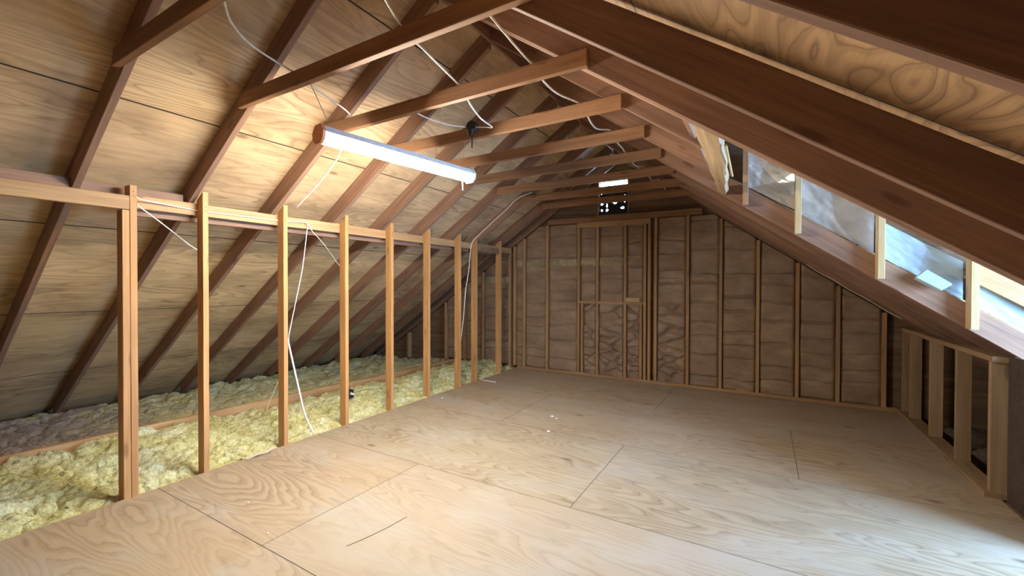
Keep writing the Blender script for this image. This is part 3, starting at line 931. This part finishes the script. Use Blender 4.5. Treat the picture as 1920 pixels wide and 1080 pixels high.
# ------------------------------------------------------------------ shop light
lamp = bpy.data.objects.new('shop_light', None)
LA_, LB_ = Vector((-2.222, 1.575, 2.285)), Vector((-2.045, 2.785, 2.285))
lm = frame((LA_ + LB_) / 2, LB_ - LA_, (1, 0, 0))
lm = frame((LA_ + LB_) / 2, LB_ - LA_, Vector((0, 0, 1)).cross(LB_ - LA_))   # local y across, local z up
lamp.matrix_world = lm
COL.objects.link(lamp)
bpy.context.view_layer.update()
tag(lamp, 'glowing white four foot shop light with orange end hanging below the ties', 'light')
ll = (LB_ - LA_).length
def extrude_profile(name, prof, x0, x1, mat, smooth=False, closed=True):
    bm = bmesh.new()
    a = [bm.verts.new((x0, y, z)) for y, z in prof]
    b = [bm.verts.new((x1, y, z)) for y, z in prof]
    n = len(prof)
    for i in range(n if closed else n - 1):
        j = (i + 1) % n
        bm.faces.new((a[i], a[j], b[j], b[i]))
    if closed:
        bm.faces.new(a); bm.faces.new(b[::-1])
    return link_mesh(name, bm, mat, lamp, lm, smooth)
extrude_profile('housing', [(-0.062, 0.002), (-0.056, 0.010), (-0.034, 0.042), (0.034, 0.042), (0.056, 0.010), (0.062, 0.002), (0.054, 0.0), (-0.054, 0.0)], -ll / 2 + 0.004, ll / 2 - 0.004, WHITE_M)
dif = [(0.05 * math.cos(a), -0.002 - 0.052 * math.sin(a)) for a in [math.pi * k / 12 for k in range(13)]]
extrude_profile('diffuser', dif, -ll / 2 + 0.008, ll / 2 - 0.008, GLOW_M)
cap = [(-0.066, 0.006), (-0.036, 0.050), (0.036, 0.050), (0.066, 0.006), (0.057, -0.032), (0.030, -0.060), (-0.030, -0.060), (-0.057, -0.032)]
c1 = extrude_profile('end_cap', cap, -ll / 2 - 0.016, -ll / 2 + 0.002, ORANGE_M)
c1['label'] = 'orange end cap'
c2 = extrude_profile('end_cap', cap, ll / 2 - 0.002, ll / 2 + 0.014, WHITE_M)
c2['label'] = 'white end cap'
for sx, yt in ((-1, 1.502), (1, 2.742)):
    p = lm @ Vector((sx * (ll / 2 - 0.07), 0, 0.042))
    bm = bmesh.new()
    tube(bm, [p, (p.x, yt if abs(yt - p.y) < 0.2 else p.y, ZT)], 0.0022, 6)
    link_mesh('hanging_chain', bm, STEEL_M, lamp)
p = lm @ Vector((ll / 2 - 0.05, 0.03, -0.02))
bm = bmesh.new()
tube(bm, [p, p + Vector((0.004, 0, -0.05)), p + Vector((0.004, 0.004, -0.10))], 0.003, 6)
link_mesh('pull_cord', bm, WHITE_M, lamp)

# black lamp holder with pull cord on a collar tie
hol = bpy.data.objects.new('lamp_holder', None)
hol.location = (-1.945, 2.705, 2.61)
COL.objects.link(hol)
bpy.context.view_layer.update()
tag(hol, 'small black lamp holder with a dark pull cord fixed to a tie', 'lamp holder')
bm = bmesh.new()
bmesh.ops.create_cone(bm, cap_ends=True, segments=8, radius1=0.048, radius2=0.044, depth=0.038, matrix=Matrix.Translation((-1.945, 2.685, 2.625)) @ Matrix.Rotation(math.pi / 2, 4, 'X'))
link_mesh('box', bm, BLACK_M, hol)
bm = bmesh.new()
bmesh.ops.create_cone(bm, cap_ends=True, segments=16, radius1=0.024, radius2=0.030, depth=0.045, matrix=Matrix.Translation((-1.945, 2.672, 2.575)))
link_mesh('socket', bm, BLACK_M, hol, smooth=False)
bm = bmesh.new()
tube(bm, [(-1.958, 2.655, 2.597), (-1.975, 2.648, 2.588)], 0.006, 8)
link_mesh('terminal', bm, STEEL_M, hol)
bm = bmesh.new()
tube(bm, [(-1.93, 2.665, 2.57), (-1.928, 2.662, 2.51), (-1.927, 2.66, 2.455)], 0.005, 8)
link_mesh('pull_cord', bm, BLACK_M, hol)

# ------------------------------------------------------------------ cables
cable('power_cable', [(-1.80, 0.60, 2.66), (-1.95, 0.90, 2.645), (-2.13, 1.05, 2.625), (-2.26, 1.22, 2.630), (-2.36, 1.47, 2.648), (-2.36, 1.53, 2.648), (-2.375, 1.60, 2.625), (-2.43, 1.80, 2.612), (-2.62, 2.10, 2.650),
                      (-2.78, 2.20, 2.60), (-3.03, 2.30, 2.44), (-3.30, 2.315, 2.265), (-3.56, 2.285, 2.085)], 0.0055,
      'white cable draped over the ties and down the left rafters behind the lamp', group='white cables over the ties')
cable('power_cable', [(-1.20, 0.90, 2.645), (-1.35, 1.20, 2.63), (-1.49, 1.47, 2.648), (-1.50, 1.53, 2.648), (-1.51, 1.60, 2.63), (-1.54, 1.75, 2.63), (-1.63, 2.09, 2.650), (-1.64, 2.15, 2.650), (-1.65, 2.23, 2.60), (-1.71, 2.45, 2.575), (-1.745, 2.66, 2.580), (-1.80, 2.665, 2.59), (-1.90, 2.675, 2.612)], 0.0055,
      'white cable draped over the middle ties and ending at the black lamp holder', group='white cables over the ties')
c3 = [(-1.12, 0.90, 2.645)]
for k in range(1, 8):
    y = RY[k]
    xx = -1.10 + 0.03 * math.sin(k * 2.1)
    c3 += [(xx, y - 0.085, 2.647), (xx, y - 0.03, 2.647), (xx + 0.02, y + 0.05, 2.605 if k % 2 else 2.59), (xx + 0.005, y + 0.28, 2.585 + 0.012 * (k % 3))]
cable('power_cable', c3, 0.0055, 'white cable draped along the right ends of the ties towards the gable', group='white cables over the ties')
cable('power_cable', [(-2.05, 2.12, 2.650), (-2.08, 2.22, 2.60), (-2.03, 2.45, 2.59), (-1.99, 2.67, 2.625)], 0.0045, 'grey cable running into the left side of the black lamp holder')
cable('power_cable', [(-2.60, 4.90, 2.60), (-2.86, 4.97, 2.555), (-3.06, 5.02, 2.43), (-3.24, 5.035, 2.32), (-3.50, 5.02, 2.12), (-3.565, 4.93, 2.0), (-3.575, 4.89, 1.80), (-3.575, 4.86, 1.60), (-3.60, 4.82, 1.30), (-3.62, 4.80, 0.95), (-3.66, 4.79, 0.60)], 0.0055,
      'white cable running down the last left rafters beside the studs near the corner')
xw = XL - 0.080
cable('power_cable', [(XL + 0.006, 1.175, 1.985), (-3.64, 1.25, 1.980), (xw, 1.52, 1.965), (xw, 1.63, 1.962), (xw, 2.17, 1.968), (xw + 0.01, 2.40, 1.978), (-3.655, 2.455, 1.965), (-3.655, 2.445, 1.87), (-3.648, 2.40, 1.56), (-3.64, 2.33, 1.26), (-3.63, 2.27, 1.02), (-3.62, 2.24, 0.90)], 0.004,
      'thin white cable along the left top plate, dropping between two studs')
cable('power_cable', [(-3.612, 2.238, 0.93), (-3.615, 2.245, 0.88), (-3.605, 2.29, 0.65), (-3.60, 2.335, 0.44), (-3.594, 2.385, 0.22), (-3.585, 2.47, 0.012)], 0.0085,
      'thick white cord hanging beside the left stud down to the floor edge')
cable('power_cable', [(XL + 0.004, 1.180, 1.935), (-3.68, 1.30, 1.88), (-3.80, 1.46, 1.80), (-3.92, 1.63, 1.71), (-4.05, 1.80, 1.655)], 0.0045,
      'short white cable slanting from the doubled post to the roof plywood')
cable('power_cable', [(-3.660, 2.472, 1.965), (-3.690, 2.53, 1.908), (-3.75, 2.64, 1.856), (-3.90, 2.86, 1.755), (-4.02, 3.04, 1.655), (-4.10, 3.16, 1.60)], 0.004,
      'short white cable slanting behind the studs beyond the long hanging cord')
cable('thin_wire', [(-4.05, 2.42, 0.50), (-4.08, 2.39, 0.38), (-4.12, 2.35, 0.24), (-4.12, 2.30, 0.06)], 0.003, 'thin pale wire sticking up from the yellow insulation', mat=WOOL_M, cat='wire')
yw = 5.895
cable('thin_wire', [(x, yw + 0.004, zr(x) - 0.010 - (0.010 if i % 2 else 0)) for i, x in enumerate((0.42, 0.52, 0.66, 0.80, 0.95, 1.10, 1.24))], 0.004, 'thin pale wire along the lower edge of the far right rafters', cat='wire')
cable('cable_offcut', [(-3.60, 5.19, 0.006), (-3.52, 5.15, 0.006), (-3.42, 5.15, 0.006), (-3.30, 5.145, 0.006)], 0.007, 'short white cable offcut lying on the floor near the far left corner')

# ------------------------------------------------------------------ small things
jb = bpy.data.objects.new('junction_box', None)
jb.location = (-4.180, 3.330, 0.085)
COL.objects.link(jb)
bpy.context.view_layer.update()
tag(jb, 'small black junction box with a white connector lying on the yellow insulation', 'junction box')
bm = bmesh.new()
add_box(bm, (-4.220, 3.285, 0.075), (-4.140, 3.375, 0.170))
bmesh.ops.bevel(bm, geom=bm.edges[:], offset=0.008, segments=2, affect='EDGES')
link_mesh('box', bm, BLACK_M, jb)
bm = bmesh.new()
bmesh.ops.create_cone(bm, cap_ends=True, segments=10, radius1=0.017, radius2=0.011, depth=0.04, matrix=Matrix.Translation((-4.125, 3.330, 0.130)) @ Matrix.Rotation(math.pi / 2, 4, 'Y'))
link_mesh('connector', bm, WHITE_M, jb)
bm = bmesh.new()
tube(bm, spline([(-4.150, 3.370, 0.125), (-4.120, 3.490, 0.140), (-4.100, 3.630, 0.130)]), 0.003, 6)
link_mesh('wire', bm, BLACK_M, jb)

bm = bmesh.new()
pts = [(-3.585, 1.86, 0.004), (-3.575, 1.93, 0.02), (-3.58, 2.00, 0.008), (-3.575, 2.06, 0.022)]
a = [bm.verts.new(p) for p in pts]
b = [bm.verts.new((p[0] + 0.03, p[1] + 0.004, p[2] - 0.003)) for p in pts]
for i in range(3):
    bm.faces.new((a[i], a[i + 1], b[i + 1], b[i]))
bmesh.ops.solidify(bm, geom=bm.faces[:], thickness=0.0012)
tag(link_mesh('paper_scrap', bm, CHIP_M), 'curled white paper scrap at the left edge of the floor', 'scrap')

def chip(x, y, s, rot):
    bm = bmesh.new()
    prof = [(-1, -.5), (.2, -.8), (1, -.1), (.5, .7), (-.6, .6)]
    a = [bm.verts.new((px * s, py * s, 0.0)) for px, py in prof]
    b = [bm.verts.new((px * s * .9, py * s * .9, 0.005)) for px, py in prof]
    bm.faces.new(a[::-1]); bm.faces.new(b)
    for i in range(5):
        j = (i + 1) % 5
        bm.faces.new((a[i], a[j], b[j], b[i]))
    m = Matrix.Translation((x, y, 0.0005)) @ Matrix.Rotation(rot, 4, 'Z')
    o = link_mesh('white_chip', bm, CHIP_M, None, m)
    tag(o, 'small white chip lying loose on the plywood floor', 'chip', 'white chips on the floor')
for x, y, s, r_ in ((-1.943, 4.145, 0.020, 0.3), (-1.776, 3.705, 0.017, 1.2), (-2.28, 4.16, 0.009, 2.0), (-1.87, 4.10, 0.012, 0.8), (-3.42, 4.10, 0.012, 0.1), (-2.41, 1.37, 0.007, 0.5), (-2.86, 1.50, 0.006, 2.2)):
    chip(x, y, s, r_)
